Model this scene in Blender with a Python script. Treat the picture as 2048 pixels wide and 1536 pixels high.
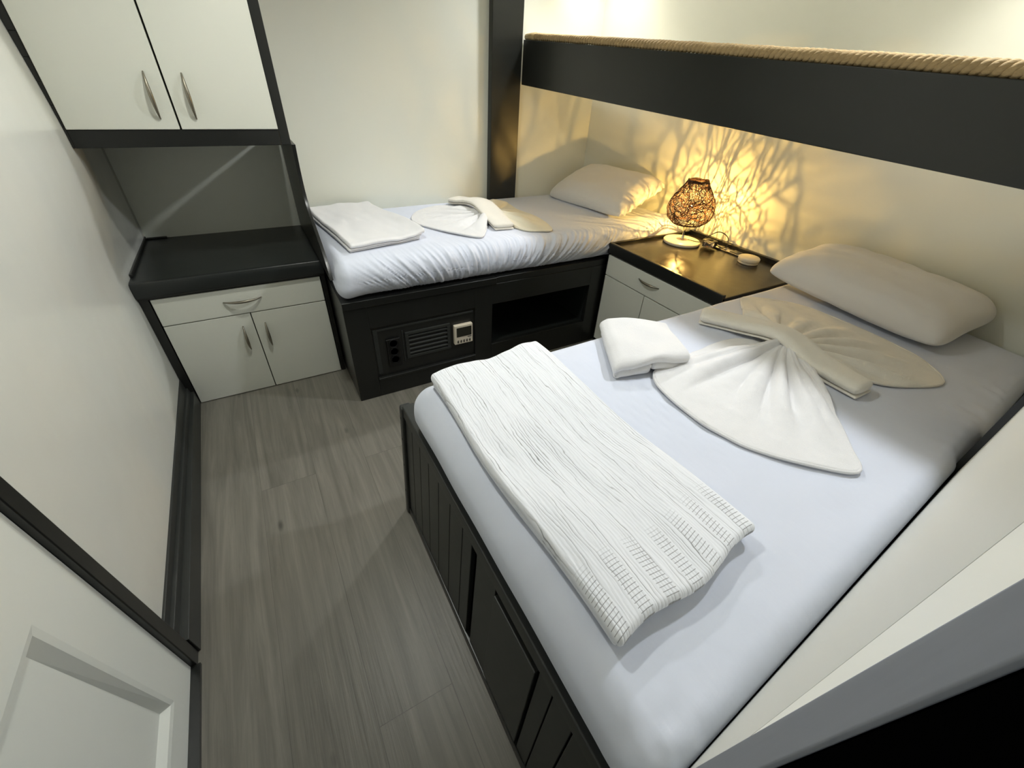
import bpy, math, random
from mathutils import Vector, Matrix, noise
random.seed(7)
S = bpy.context.scene
for o in list(bpy.data.objects): bpy.data.objects.remove(o)
COL = S.collection

# ------------------------------------------------------------------ camera
FPX = 837.94
cam_d = bpy.data.cameras.new('camera'); cam = bpy.data.objects.new('camera', cam_d); COL.objects.link(cam)
cam_d.sensor_width = 36; cam_d.sensor_fit = 'HORIZONTAL'; cam_d.lens = FPX/2048*36; cam_d.clip_start = .01
def unit(v): return Vector(v).normalized()
Xc = unit((2751-1024, 253-768, FPX)); Zc = -unit((955-1024, 1900-768, FPX)); Yc = Zc.cross(Xc)
# rows of R map image axes (right, down, forward) to world
Rm = Matrix((Xc, Yc, Zc))
right = Rm @ Vector((1, 0, 0)); up = Rm @ Vector((0, -1, 0)); back = Rm @ Vector((0, 0, -1))
M4 = Matrix.Identity(4)
for i in range(3):
    M4[i][0] = right[i]; M4[i][1] = up[i]; M4[i][2] = back[i]
M4[0][3], M4[1][3], M4[2][3] = 0, 0, 1.36
cam.matrix_world = M4
S.camera = cam

# ------------------------------------------------------------------ world, exposure
w = bpy.data.worlds.new('world'); S.world = w; w.use_nodes = True
w.node_tree.nodes['Background'].inputs[0].default_value = (.75, .82, 1, 1)
w.node_tree.nodes['Background'].inputs[1].default_value = .03
S.view_settings.view_transform = 'Standard'; S.view_settings.look = 'None'
S.view_settings.gamma = 1; S.view_settings.use_curve_mapping = False
S.view_settings.exposure = 0.14
SPOT_W = 46; SPOT_COL = (.96, .985, 1)
CEIL = 2.2
# recessed ceiling spots: (x, y, watts, cone degrees, colour)
SPOTS = [(1.88, 2.30, 66, 118, SPOT_COL, (.35, 1.5, .2)), (1.88, .72, 62, 118, (.90, .95, 1), (.1, .75, .3)),
         (.22, 1.38, 37, 156, (.975, 1, .94), None), (1.97, 2.44, 26, 80, (1, .94, .78), None), (2.08, .62, 30, 80, (1, .96, .86), None)]  # the aisle entry is an added fill light, no lamp known there
LAMP_E = 14500

# ------------------------------------------------------------------ materials
def lin(c):
    return tuple(((x/255)/12.92 if x/255 <= .04045 else ((x/255+.055)/1.055)**2.4) for x in c)
MATS = {}
def mat(name, rgb, rough=.5, metal=0, spec=.5, bump=None, coat=0, var=None, trans=0, emit=None, sheen=0):
    m = bpy.data.materials.new(name); m.use_nodes = True; nt = m.node_tree; b = nt.nodes['Principled BSDF']
    c = (*lin(rgb), 1)
    b.inputs['Base Color'].default_value = c; b.inputs['Roughness'].default_value = rough
    b.inputs['Metallic'].default_value = metal; b.inputs['Specular IOR Level'].default_value = spec
    b.inputs['Coat Weight'].default_value = coat; b.inputs['Coat Roughness'].default_value = .12
    b.inputs['Transmission Weight'].default_value = trans
    b.inputs['Sheen Weight'].default_value = sheen
    if emit: b.inputs['Emission Color'].default_value = (*emit[0], 1); b.inputs['Emission Strength'].default_value = emit[1]
    tc = nt.nodes.new('ShaderNodeTexCoord')
    if var:                       # (scale, amount): faint tonal unevenness of the paint or cloth itself
        n = nt.nodes.new('ShaderNodeTexNoise'); n.inputs['Scale'].default_value = var[0]; n.inputs['Detail'].default_value = 4
        nt.links.new(tc.outputs['Object'], n.inputs['Vector'])
        r = nt.nodes.new('ShaderNodeMapRange'); r.inputs['To Min'].default_value = 1-var[1]; r.inputs['To Max'].default_value = 1+var[1]
        nt.links.new(n.outputs['Fac'], r.inputs['Value'])
        mx = nt.nodes.new('ShaderNodeVectorMath'); mx.operation = 'SCALE'; mx.inputs[0].default_value = c[:3]
        nt.links.new(r.outputs['Result'], mx.inputs['Scale']); nt.links.new(mx.outputs[0], b.inputs['Base Color'])
    if bump:                      # list of (scale xyz, strength, distance)
        prev = None
        for sc, st, di in bump:
            mp = nt.nodes.new('ShaderNodeMapping'); mp.inputs['Scale'].default_value = sc
            nt.links.new(tc.outputs['Object'], mp.inputs['Vector'])
            n = nt.nodes.new('ShaderNodeTexNoise'); n.inputs['Scale'].default_value = 1; n.inputs['Detail'].default_value = 3
            nt.links.new(mp.outputs[0], n.inputs['Vector'])
            bp = nt.nodes.new('ShaderNodeBump'); bp.inputs['Strength'].default_value = st; bp.inputs['Distance'].default_value = di
            nt.links.new(n.outputs['Fac'], bp.inputs['Height'])
            if prev: nt.links.new(prev.outputs[0], bp.inputs['Normal'])
            prev = bp
        nt.links.new(prev.outputs[0], b.inputs['Normal'])
    MATS[name] = m; return m
WALL = mat('cream_wall_paint', (238, 240, 228), .38, bump=[((3, 3, 3), .25, .02)], var=(1.5, .02))
WALLL = mat('pale_gloss_wall_panel', (220, 221, 213), .22, bump=[((2.5, 2.5, 2.5), .3, .02)], var=(2, .02), coat=.2)
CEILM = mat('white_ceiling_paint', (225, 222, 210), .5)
LITSTRIP = mat('lit_wall_strip_white', (248, 247, 236), .35)  # whiter than the wall, imitates a patch of light on it
MATTE = mat('corridor_shade_black', (9, 9, 9), 1, spec=0)  # near-black puts the shade of the corridor into the colour
FRONTW = mat('dimmed_front_wall_paint', (214, 214, 206), .45)  # greyed so the strip next to the jamb looks lit
DOORW = mat('white_lacquer_door', (232, 234, 226), .3, bump=[((60, 60, 60), .05, .002)])
CABW = mat('white_laminate', (222, 223, 212), .32, bump=[((200, 200, 200), .04, .001)])
DARK = mat('black_painted_wood', (30, 31, 29), .32, bump=[((12, 12, 12), .1, .004)], var=(5, .15))
DARKM = mat('charcoal_painted_wood', (46, 48, 46), .4, bump=[((30, 4, 30), .12, .003)], var=(5, .12))
BEAM = mat('charcoal_painted_beam', (35, 36, 32), .34, bump=[((3, 10, 10), .1, .004)], var=(3, .1))
JAMBM = mat('grey_painted_jamb', (150, 154, 164), .38, bump=[((80, 80, 3), .2, .002)], var=(8, .08))
TOPD = mat('glossy_black_brown_top', (26, 22, 17), .27, bump=[((14, 14, 14), .25, .004)], coat=.1)
TOPL = mat('black_worktop', (38, 41, 40), .3, bump=[((9, 9, 9), .15, .004)])
VOID = mat('dark_interior', (14, 14, 14), .45)
SHEET = mat('white_bed_sheet', (214, 219, 232), .8, bump=[((5, 5, 5), .5, .012), ((24, 9, 16), .25, .004), ((900, 900, 900), .1, .0005)], sheen=.2)
PILLOW = mat('pillow_cotton', (226, 224, 220), .85, bump=[((7, 5, 9), .5, .012), ((30, 12, 20), .2, .003)], sheen=.2)
TERRY = mat('white_terry_cloth', (230, 229, 229), .95, bump=[((420, 420, 420), .5, .0018), ((14, 14, 14), .3, .005)], sheen=.4)
TERRYB = mat('cream_terry_cloth', (238, 230, 206), .95, bump=[((420, 420, 420), .5, .0018), ((14, 14, 14), .3, .005)], sheen=.4)
TERRYC = mat('ivory_terry_cloth', (232, 227, 215), .95, bump=[((420, 420, 420), .5, .0018), ((14, 14, 14), .3, .005)], sheen=.4)
HANDLE = mat('brushed_nickel', (140, 134, 120), .35, metal=.85)
PLAST = mat('cream_plastic', (226, 216, 196), .35)
SCREEN = mat('grey_lcd', (44, 44, 36), .2)
BUTTON = mat('dark_print', (40, 36, 30), .5)
BLACKP = mat('black_plastic', (12, 12, 12), .3)
CHROME = mat('chrome', (205, 200, 190), .12, metal=1)
WHITEP = mat('white_lamp_base', (236, 226, 204), .35)
VINE = mat('brown_woven_vine', (74, 44, 24), .75)
CLEAR = mat('clear_plastic', (250, 245, 235), .05, trans=1)
ROPEM = mat('beige_jute_rope', (180, 154, 110), .9, bump=[((300, 60, 300), .6, .003)], var=(60, .25))
ROPEC = mat('rope_whipping', (196, 170, 120), .6)
SCREW = mat('dark_screw', (16, 16, 16), .4, metal=.5)
LENS = mat('lit_lamp_lens', (255, 255, 255), .4, emit=((1, .95, .86), 18))
BULB = mat('glowing_filament', (255, 210, 120), .4, emit=((1, .60, .15), LAMP_E))
METALW = mat('white_enamel_ring', (230, 230, 225), .3)

def floor_mat():
    m = bpy.data.materials.new('grey_wood_planks'); m.use_nodes = True; nt = m.node_tree; N = nt.nodes.new; L = nt.links.new
    b = nt.nodes['Principled BSDF']; tc = N('ShaderNodeTexCoord')
    sep = N('ShaderNodeSeparateXYZ'); L(tc.outputs['Object'], sep.inputs[0])
    # swap so that brick rows run along y
    cmb = N('ShaderNodeCombineXYZ')
    ax = N('ShaderNodeMath'); ax.operation = 'ADD'; ax.inputs[1].default_value = 10.02; L(sep.outputs['Y'], ax.inputs[0])
    ay = N('ShaderNodeMath'); ay.operation = 'ADD'; ay.inputs[1].default_value = 2.07; L(sep.outputs['X'], ay.inputs[0])
    L(ax.outputs[0], cmb.inputs[0]); L(ay.outputs[0], cmb.inputs[1])
    br = N('ShaderNodeTexBrick'); L(cmb.outputs[0], br.inputs['Vector']); br.offset = .5; br.squash = 1
    br.inputs['Scale'].default_value = 1; br.inputs['Brick Width'].default_value = 1.9; br.inputs['Row Height'].default_value = .2
    br.inputs['Mortar Size'].default_value = .0009; br.inputs['Mortar Smooth'].default_value = .1; br.inputs['Bias'].default_value = 0
    br.inputs['Color1'].default_value = (0, 0, 0, 1); br.inputs['Color2'].default_value = (1, 1, 1, 1); br.inputs['Mortar'].default_value = (.5, .5, .5, 1)
    # grain, shifted per plank
    off = N('ShaderNodeVectorMath'); off.operation = 'MULTIPLY_ADD'; off.inputs[1].default_value = (7, 13, 5)
    L(br.outputs['Color'], off.inputs[0]); L(tc.outputs['Object'], off.inputs[2])
    mp = N('ShaderNodeMapping'); mp.inputs['Scale'].default_value = (26, 1.6, 1); L(off.outputs[0], mp.inputs[0])
    g = N('ShaderNodeTexNoise'); g.inputs['Scale'].default_value = 1; g.inputs['Detail'].default_value = 7; g.inputs['Roughness'].default_value = .62; g.inputs['Distortion'].default_value = .8
    L(mp.outputs[0], g.inputs['Vector'])
    mp2 = N('ShaderNodeMapping'); mp2.inputs['Scale'].default_value = (150, 5, 1); L(off.outputs[0], mp2.inputs[0])
    g2 = N('ShaderNodeTexNoise'); g2.inputs['Scale'].default_value = 1; g2.inputs['Detail'].default_value = 3; L(mp2.outputs[0], g2.inputs['Vector'])
    mp3 = N('ShaderNodeMapping'); mp3.inputs['Scale'].default_value = (6, 1.2, 1); L(off.outputs[0], mp3.inputs[0])
    g3 = N('ShaderNodeTexNoise'); g3.inputs['Scale'].default_value = 1; g3.inputs['Detail'].default_value = 2; L(mp3.outputs[0], g3.inputs['Vector'])
    rp = N('ShaderNodeValToRGB'); e = rp.color_ramp.elements
    e[0].position = .3; e[0].color = (*lin((100, 97, 88)), 1); e[1].position = .7; e[1].color = (*lin((132, 128, 118)), 1)
    L(g.outputs['Fac'], rp.inputs[0])
    def mul(col, fac, lo, hi):
        r = N('ShaderNodeMapRange'); r.inputs['From Min'].default_value = .3; r.inputs['From Max'].default_value = .7
        r.inputs['To Min'].default_value = lo; r.inputs['To Max'].default_value = hi; L(fac, r.inputs['Value'])
        v = N('ShaderNodeVectorMath'); v.operation = 'SCALE'; L(col, v.inputs[0]); L(r.outputs[0], v.inputs['Scale']); return v.outputs[0]
    c = mul(rp.outputs[0], g2.outputs['Fac'], .93, 1.05); c = mul(c, g3.outputs['Fac'], .94, 1.06)
    # knots
    mk = N('ShaderNodeMapping'); mk.inputs['Scale'].default_value = (9, 3.5, 1); L(off.outputs[0], mk.inputs[0])
    vo = N('ShaderNodeTexVoronoi'); vo.inputs['Scale'].default_value = 1; L(mk.outputs[0], vo.inputs['Vector'])
    kr = N('ShaderNodeMapRange'); kr.inputs['From Min'].default_value = .03; kr.inputs['From Max'].default_value = .11
    kr.inputs['To Min'].default_value = .42; kr.inputs['To Max'].default_value = 1; L(vo.outputs['Distance'], kr.inputs['Value'])
    v = N('ShaderNodeVectorMath'); v.operation = 'SCALE'; L(c, v.inputs[0]); L(kr.outputs[0], v.inputs['Scale'])
    mr = N('ShaderNodeMapRange'); mr.inputs['To Min'].default_value = 1; mr.inputs['To Max'].default_value = .62; L(br.outputs['Fac'], mr.inputs['Value'])
    v2 = N('ShaderNodeVectorMath'); v2.operation = 'SCALE'; L(v.outputs[0], v2.inputs[0]); L(mr.outputs[0], v2.inputs['Scale'])
    L(v2.outputs[0], b.inputs['Base Color']); b.inputs['Roughness'].default_value = .42
    bp = N('ShaderNodeBump'); bp.inputs['Strength'].default_value = .25; bp.inputs['Distance'].default_value = .002
    L(g2.outputs['Fac'], bp.inputs['Height']); L(bp.outputs[0], b.inputs['Normal'])
    return m
FLOOR = floor_mat()

def blanket_mat():
    m = bpy.data.materials.new('ribbed_white_cotton'); m.use_nodes = True; nt = m.node_tree; N = nt.nodes.new; L = nt.links.new
    b = nt.nodes['Principled BSDF']; tc = N('ShaderNodeTexCoord')
    b.inputs['Roughness'].default_value = .9; b.inputs['Sheen Weight'].default_value = .3
    mp = N('ShaderNodeMapping'); mp.inputs['Scale'].default_value = (1, 1, 1); L(tc.outputs['UV'], mp.inputs[0])
    # warp the rib lines slightly
    nz = N('ShaderNodeTexNoise'); nz.inputs['Scale'].default_value = 9; nz.inputs['Detail'].default_value = 3
    mpn = N('ShaderNodeMapping'); mpn.inputs['Scale'].default_value = (1.6, .8, 1); L(tc.outputs['UV'], mpn.inputs[0]); L(mpn.outputs[0], nz.inputs['Vector'])
    ad = N('ShaderNodeVectorMath'); ad.operation = 'MULTIPLY_ADD'; ad.inputs[1].default_value = (.06, 0, 0); L(nz.outputs['Color'], ad.inputs[0]); L(mp.outputs[0], ad.inputs[2])
    wv = N('ShaderNodeTexWave'); wv.bands_direction = 'X'; wv.inputs['Scale'].default_value = 17; wv.inputs['Distortion'].default_value = .4; wv.inputs['Detail'].default_value = 2
    L(ad.outputs[0], wv.inputs['Vector'])
    # darker lines along the rib grooves, broken along the length
    mps = N('ShaderNodeMapping'); mps.inputs['Scale'].default_value = (30, 3, 1); L(ad.outputs[0], mps.inputs[0])
    ns = N('ShaderNodeTexNoise'); ns.inputs['Scale'].default_value = 1; ns.inputs['Detail'].default_value = 2; L(mps.outputs[0], ns.inputs['Vector'])
    r1 = N('ShaderNodeMapRange'); r1.inputs['From Min'].default_value = .0; r1.inputs['From Max'].default_value = .16; r1.inputs['To Min'].default_value = 1; r1.inputs['To Max'].default_value = 0; L(wv.outputs['Fac'], r1.inputs['Value'])
    r2 = N('ShaderNodeMapRange'); r2.inputs['From Min'].default_value = .46; r2.inputs['From Max'].default_value = .64; L(ns.outputs['Fac'], r2.inputs['Value'])
    ml = N('ShaderNodeMath'); ml.operation = 'MULTIPLY'; L(r1.outputs[0], ml.inputs[0]); L(r2.outputs[0], ml.inputs[1])
    # woven checks near the folded end
    sp = N('ShaderNodeSeparateXYZ'); L(tc.outputs['UV'], sp.inputs[0])
    wy = N('ShaderNodeTexWave'); wy.bands_direction = 'Y'; wy.inputs['Scale'].default_value = 30; wy.inputs['Distortion'].default_value = .5; L(ad.outputs[0], wy.inputs['Vector'])
    rv = N('ShaderNodeMapRange'); rv.inputs['From Min'].default_value = .17; rv.inputs['From Max'].default_value = .12; L(sp.outputs['Y'], rv.inputs['Value'])
    px = N('ShaderNodeMath'); px.operation = 'SINE'; pxm = N('ShaderNodeMath'); pxm.operation = 'MULTIPLY'; pxm.inputs[1].default_value = 42
    L(sp.outputs['X'], pxm.inputs[0]); L(pxm.outputs[0], px.inputs[0])
    pg = N('ShaderNodeMath'); pg.operation = 'GREATER_THAN'; pg.inputs[1].default_value = .1; L(px.outputs[0], pg.inputs[0])
    r3 = N('ShaderNodeMapRange'); r3.inputs['From Min'].default_value = 0; r3.inputs['From Max'].default_value = .1; r3.inputs['To Min'].default_value = 1; r3.inputs['To Max'].default_value = 0; L(wy.outputs['Fac'], r3.inputs['Value'])
    a1 = N('ShaderNodeMath'); a1.operation = 'MULTIPLY'; L(r3.outputs[0], a1.inputs[0]); L(rv.outputs[0], a1.inputs[1])
    a2 = N('ShaderNodeMath'); a2.operation = 'MULTIPLY'; L(a1.outputs[0], a2.inputs[0]); L(pg.outputs[0], a2.inputs[1])
    mxm = N('ShaderNodeMath'); mxm.operation = 'MAXIMUM'; L(ml.outputs[0], mxm.inputs[0]); L(a2.outputs[0], mxm.inputs[1])
    mix = N('ShaderNodeMix'); mix.data_type = 'RGBA'; mix.inputs[6].default_value = (*lin((236, 238, 243)), 1); mix.inputs[7].default_value = (*lin((140, 140, 142)), 1)
    L(mxm.outputs[0], mix.inputs[0]); L(mix.outputs[2], b.inputs['Base Color'])
    bp = N('ShaderNodeBump'); bp.inputs['Strength'].default_value = .5; bp.inputs['Distance'].default_value = .0009
    L(wv.outputs['Fac'], bp.inputs['Height'])
    bp2 = N('ShaderNodeBump'); bp2.inputs['Strength'].default_value = .5; bp2.inputs['Distance'].default_value = .004
    n3 = N('ShaderNodeTexNoise'); n3.inputs['Scale'].default_value = 1; mp3 = N('ShaderNodeMapping'); mp3.inputs['Scale'].default_value = (22, 9, 1)
    L(tc.outputs['UV'], mp3.inputs[0]); L(mp3.outputs[0], n3.inputs['Vector']); L(n3.outputs['Fac'], bp2.inputs['Height']); L(bp.outputs[0], bp2.inputs['Normal'])
    L(bp2.outputs[0], b.inputs['Normal'])
    return m
BLANKET = blanket_mat()

# ------------------------------------------------------------------ mesh helpers
ORG = {}
def empty(name, loc, label=None, cat=None, group=None):
    o = bpy.data.objects.new(name, None); COL.objects.link(o); o.location = loc; o.empty_display_size = .1
    if label: o['label'] = label
    if cat: o['category'] = cat
    if group: o['group'] = group
    ORG[o.name] = Vector(loc); return o
def axes(lo, hi, r, n, seg):
    """coordinates along one axis, denser inside the rounded margins"""
    r = min(r, (hi-lo)/2*.999)
    a = [lo + r*(1-math.tan(math.radians(45)*(1-i/seg))) for i in range(seg)]
    mid = [lo+r + (hi-lo-2*r)*i/n for i in range(n+1)]
    b = [hi-(x-lo) for x in reversed(a)]
    return a+mid+b
class MB:
    def __init__(s): s.v = []; s.f = []; s.uv = {}
    def add(s, vs, fs):
        k = len(s.v); s.v += [Vector(v) for v in vs]; s.f += [tuple(i+k for i in f) for f in fs]; return k
    def box(s, x0, x1, y0, y1, z0, z1):
        return s.hexa([(x0,y0,z0),(x1,y0,z0),(x1,y1,z0),(x0,y1,z0),(x0,y0,z1),(x1,y0,z1),(x1,y1,z1),(x0,y1,z1)])
    def hexa(s, p):
        s.add(p, [(0,3,2,1),(4,5,6,7),(0,1,5,4),(1,2,6,5),(2,3,7,6),(3,0,4,7)]); return s
    def prism(s, poly, a, lo, hi):
        """poly: 2D points; a: axis extruded ('x': poly is (y,z); 'y': (x,z); 'z': (x,y))"""
        def P(p, t): return {'x': (t, p[0], p[1]), 'y': (p[0], t, p[1]), 'z': (p[0], p[1], t)}[a]
        n = len(poly); s.add([P(p, lo) for p in poly]+[P(p, hi) for p in poly],
              [tuple(range(n))[::-1], tuple(range(n, 2*n))]+[(i, (i+1) % n, n+(i+1) % n, n+i) for i in range(n)]); return s
    def tube(s, path, rad, seg=8, caps=True, flat=1.0):
        path = [Vector(p) for p in path]; n = len(path); vs = []; fs = []
        nrm = None
        for i, p in enumerate(path):
            t = (path[min(i+1, n-1)]-path[max(i-1, 0)]).normalized()
            if nrm is None: nrm = t.orthogonal().normalized()
            nrm = (nrm-t*nrm.dot(t)).normalized(); b = t.cross(nrm)
            r = rad(i/(n-1)) if callable(rad) else rad
            for k in range(seg):
                a = 2*math.pi*k/seg; vs.append(p+nrm*math.cos(a)*r+b*math.sin(a)*r*flat)
        for i in range(n-1):
            for k in range(seg): fs.append((i*seg+k, i*seg+(k+1) % seg, (i+1)*seg+(k+1) % seg, (i+1)*seg+k))
        if caps: fs.append(tuple(range(seg))[::-1]); fs.append(tuple((n-1)*seg+k for k in range(seg)))
        s.add(vs, fs); return s
    def lathe(s, prof, c, seg=32, M=None):
        vs = []; fs = []; n = len(prof)
        for k in range(seg):
            a = 2*math.pi*k/seg
            for r, z in prof:
                q = Vector((r*math.cos(a), r*math.sin(a), z))
                if M: q = M @ q
                vs.append(Vector(c)+q)
        for k in range(seg):
            for i in range(n-1):
                fs.append((k*n+i, ((k+1) % seg)*n+i, ((k+1) % seg)*n+i+1, k*n+i+1))
        s.add(vs, fs)
        for i in (0, n-1):
            if prof[i][0] > 1e-6:
                f = tuple(len(s.v)-seg*n+k*n+i for k in range(seg)); s.f.append(f[::-1] if i == 0 else f)
        return s
    def rbox(s, lo, hi, r, n, warp=None, seg=5):
        """rounded box on a surface lattice, optionally warped; keeps (u,v) of each vertex"""
        r = (r, r, r) if not isinstance(r, tuple) else r
        r = tuple(min(r[k], (hi[k]-lo[k])/2*.999) for k in range(3))
        A = [axes(lo[k], hi[k], r[k], n[k], seg) for k in range(3)]; N = [len(a)-1 for a in A]
        idx = {}; base = len(s.v)
        def V(i, j, k):
            key = (i, j, k)
            if key not in idx:
                p = [A[0][i], A[1][j], A[2][k]]; q = [min(max(p[m], lo[m]+r[m]), hi[m]-r[m]) for m in range(3)]
                d = [(p[m]-q[m])/r[m] for m in range(3)]; L_ = math.sqrt(sum(x*x for x in d)) or 1
                pt = Vector([q[m]+r[m]*d[m]/L_ for m in range(3)]); nn = Vector(d)/L_
                uv = ((pt[0]-lo[0])/(hi[0]-lo[0]), (pt[1]-lo[1])/(hi[1]-lo[1]))
                if warp: pt = Vector(warp(pt, nn, uv))
                idx[key] = len(s.v); s.v.append(pt); s.uv[idx[key]] = uv
            return idx[key]
        for i in range(N[0]):
            for j in range(N[1]):
                s.f.append((V(i,j,0), V(i,j+1,0), V(i+1,j+1,0), V(i+1,j,0)))
                s.f.append((V(i,j,N[2]), V(i+1,j,N[2]), V(i+1,j+1,N[2]), V(i,j+1,N[2])))
        for i in range(N[0]):
            for k in range(N[2]):
                s.f.append((V(i,0,k), V(i+1,0,k), V(i+1,0,k+1), V(i,0,k+1)))
                s.f.append((V(i,N[1],k), V(i,N[1],k+1), V(i+1,N[1],k+1), V(i+1,N[1],k)))
        for j in range(N[1]):
            for k in range(N[2]):
                s.f.append((V(0,j,k), V(0,j,k+1), V(0,j+1,k+1), V(0,j+1,k)))
                s.f.append((V(N[0],j,k), V(N[0],j+1,k), V(N[0],j+1,k+1), V(N[0],j,k+1)))
        return s
    def build(s, name, m, parent=None, smooth=False, bevel=0, label=None, cat=None, group=None, kind=None, sub=0):
        me = bpy.data.meshes.new(name)
        if parent is not None: org = ORG[parent.name]
        else:
            xs = [v.x for v in s.v]; ys = [v.y for v in s.v]; zs = [v.z for v in s.v]
            org = Vector(((min(xs)+max(xs))/2, (min(ys)+max(ys))/2, min(zs)))
            if kind == 'structure': org = Vector((0, 0, 0))
        me.from_pydata([v-org for v in s.v], [], s.f); me.update()
        if s.uv:
            ul = me.uv_layers.new(name='UVMap')
            for lp in me.loops: ul.data[lp.index].uv = s.uv.get(lp.vertex_index, (0, 0))
        o = bpy.data.objects.new(name, me); COL.objects.link(o); me.materials.append(m)
        if parent is not None: o.parent = parent
        else: o.location = org
        ORG[o.name] = org
        if smooth:
            for p in me.polygons: p.use_smooth = True
        if bevel:
            b = o.modifiers.new('bevel', 'BEVEL'); b.width = bevel; b.segments = 2; b.limit_method = 'ANGLE'; b.angle_limit = math.radians(40)
            for p in me.polygons: p.use_smooth = True
            wn = o.modifiers.new('wn', 'WEIGHTED_NORMAL'); wn.keep_sharp = True
        if sub:
            sb = o.modifiers.new('sub', 'SUBSURF'); sb.levels = sub; sb.render_levels = sub
        if label: o['label'] = label
        if cat: o['category'] = cat
        if group: o['group'] = group
        if kind: o['kind'] = kind
        return o
def struct(name, mb, m, **k): return mb.build(name, m, kind='structure', **k)
def lerp(a, b, t): return a+(b-a)*t
def interp(x, tab):
    if x <= tab[0][0]: return tab[0][1]
    for (a, va), (b, vb) in zip(tab, tab[1:]):
        if x <= b: return va+(vb-va)*(x-a)/(b-a)
    return tab[-1][1]
def smoothstep(a, b, x):
    t = min(max((x-a)/(b-a), 0), 1); return t*t*(3-2*t)
def fbm(x, y, z=0): return noise.noise(Vector((x, y, z)))
def crom(pts, n, closed=False):
    P = [Vector(p) for p in pts]; out = []; m = len(P)
    for i in range(m if closed else m-1):
        if closed: p0, p1, p2, p3 = P[i-1], P[i], P[(i+1) % m], P[(i+2) % m]
        else: p0, p1, p2, p3 = P[max(i-1, 0)], P[i], P[i+1], P[min(i+2, m-1)]
        for k in range(n):
            t = k/n; out.append(.5*((2*p1)+(p2-p0)*t+(2*p0-5*p1+4*p2-p3)*t*t+(3*p1-3*p2+p3-p0)*t**3))
    if not closed: out.append(P[-1])
    return out

# ------------------------------------------------------------------ room shell
WX = [(-.3, 2.19), (.05, 2.22), (.3, 2.265), (.6, 2.305), (1.0, 2.33), (1.8, 2.33), (2.2, 2.235), (2.66, 2.13)]
def wallx(y): return interp(y, WX)
def neary(x): return -.028+.058*x
struct('floor', MB().box(-.56, 2.5, -.6, 2.8, -.06, 0), FLOOR)
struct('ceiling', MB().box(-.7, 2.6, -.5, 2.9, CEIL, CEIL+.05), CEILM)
mb = MB(); NY, NZ = 40, 36; ly = [.70+(2.665-.70)*i/NY for i in range(NY+1)]; lz = [CEIL*k/NZ for k in range(NZ+1)]
def leftx(y, z): return -.515+.038*smoothstep(.66, 1.10, z)*(1-.58*smoothstep(1.1, 1.6, z))*smoothstep(1.1, 2.0, y)*(1-smoothstep(2.12, 2.4, y))+.007*smoothstep(2.15, 2.6, y)
for y in ly:
    for z in lz: mb.v.append(Vector((leftx(y, z), y, z)))
for y in ly:
    for z in (0, CEIL): mb.v.append(Vector((-.6, y, z)))
m_ = NZ+1; o_ = (NY+1)*m_
for i in range(NY):
    for k in range(NZ): mb.f.append((i*m_+k, (i+1)*m_+k, (i+1)*m_+k+1, i*m_+k+1))
    mb.f.append((o_+2*i, o_+2*i+1, o_+2*i+3, o_+2*i+2))
    mb.f.append((i*m_+NZ, (i+1)*m_+NZ, o_+2*i+3, o_+2*i+1)); mb.f.append((i*m_, o_+2*i, o_+2*i+2, (i+1)*m_))
mb.f.append(tuple(range(m_))+(o_+1, o_)); mb.f.append(tuple(NY*m_+k for k in range(m_))[::-1]+(o_+2*NY, o_+2*NY+1))
struct('wall_left', mb, WALLL, smooth=True)
struct('wall_back', MB().box(-.6, 2.4, 2.66, 2.75, 0, CEIL), WALL)
ys = [-.1+i*(2.66+.1)/46 for i in range(47)]
def wx_smooth(y): return sum(wallx(y+d) for d in (-.12, -.06, 0, .06, .12))/5 if y < 2.5 else wallx(y)
mb = MB()
poly = [(wx_smooth(y), y) for y in ys]+[(2.45, 2.66), (2.45, -.1)]
mb.prism(poly[::-1], 'z', 0, CEIL)
wr = struct('wall_right', mb, WALL, smooth=True)
wr.modifiers.new('es', 'EDGE_SPLIT').split_angle = math.radians(35)
mb = MB(); mb.prism([(.225, neary(.225)), (.225, neary(.225)-.12), (2.45, neary(2.45)-.12), (2.45, neary(2.45))], 'z', 0, CEIL)
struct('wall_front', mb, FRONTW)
# grey jamb of the entrance at the right, wall strip beside it painted brighter to look lit
jy = lambda z: -.007-(z-1.037)*.0493
my = lambda z: -.0193-(z-1.103)*.0565
def leaning(mb, a, b, dep):
    (xa, fa), (xb, fb) = a, b; P = []
    for z in (0, CEIL): P += [(xb, fb(z), z), (xb, fb(z)-dep, z), (xa, fa(z)-dep, z), (xa, fa(z), z)]
    mb.hexa([P[0], P[3], P[2], P[1], P[4], P[7], P[6], P[5]]); return mb
struct('trim_1', leaning(MB(), (.150, jy), (.138, my), .0025), JAMBM, bevel=.0015)
struct('wall_lit_strip', leaning(MB(), (.2235, lambda z: neary(.2235)), (.1505, lambda z: neary(.15)), .05), LITSTRIP)
struct('wall_corridor', leaning(MB(), (.20, lambda z: my(z)-.003), (.1382, lambda z: my(z)-.003), .9), MATTE)
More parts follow.
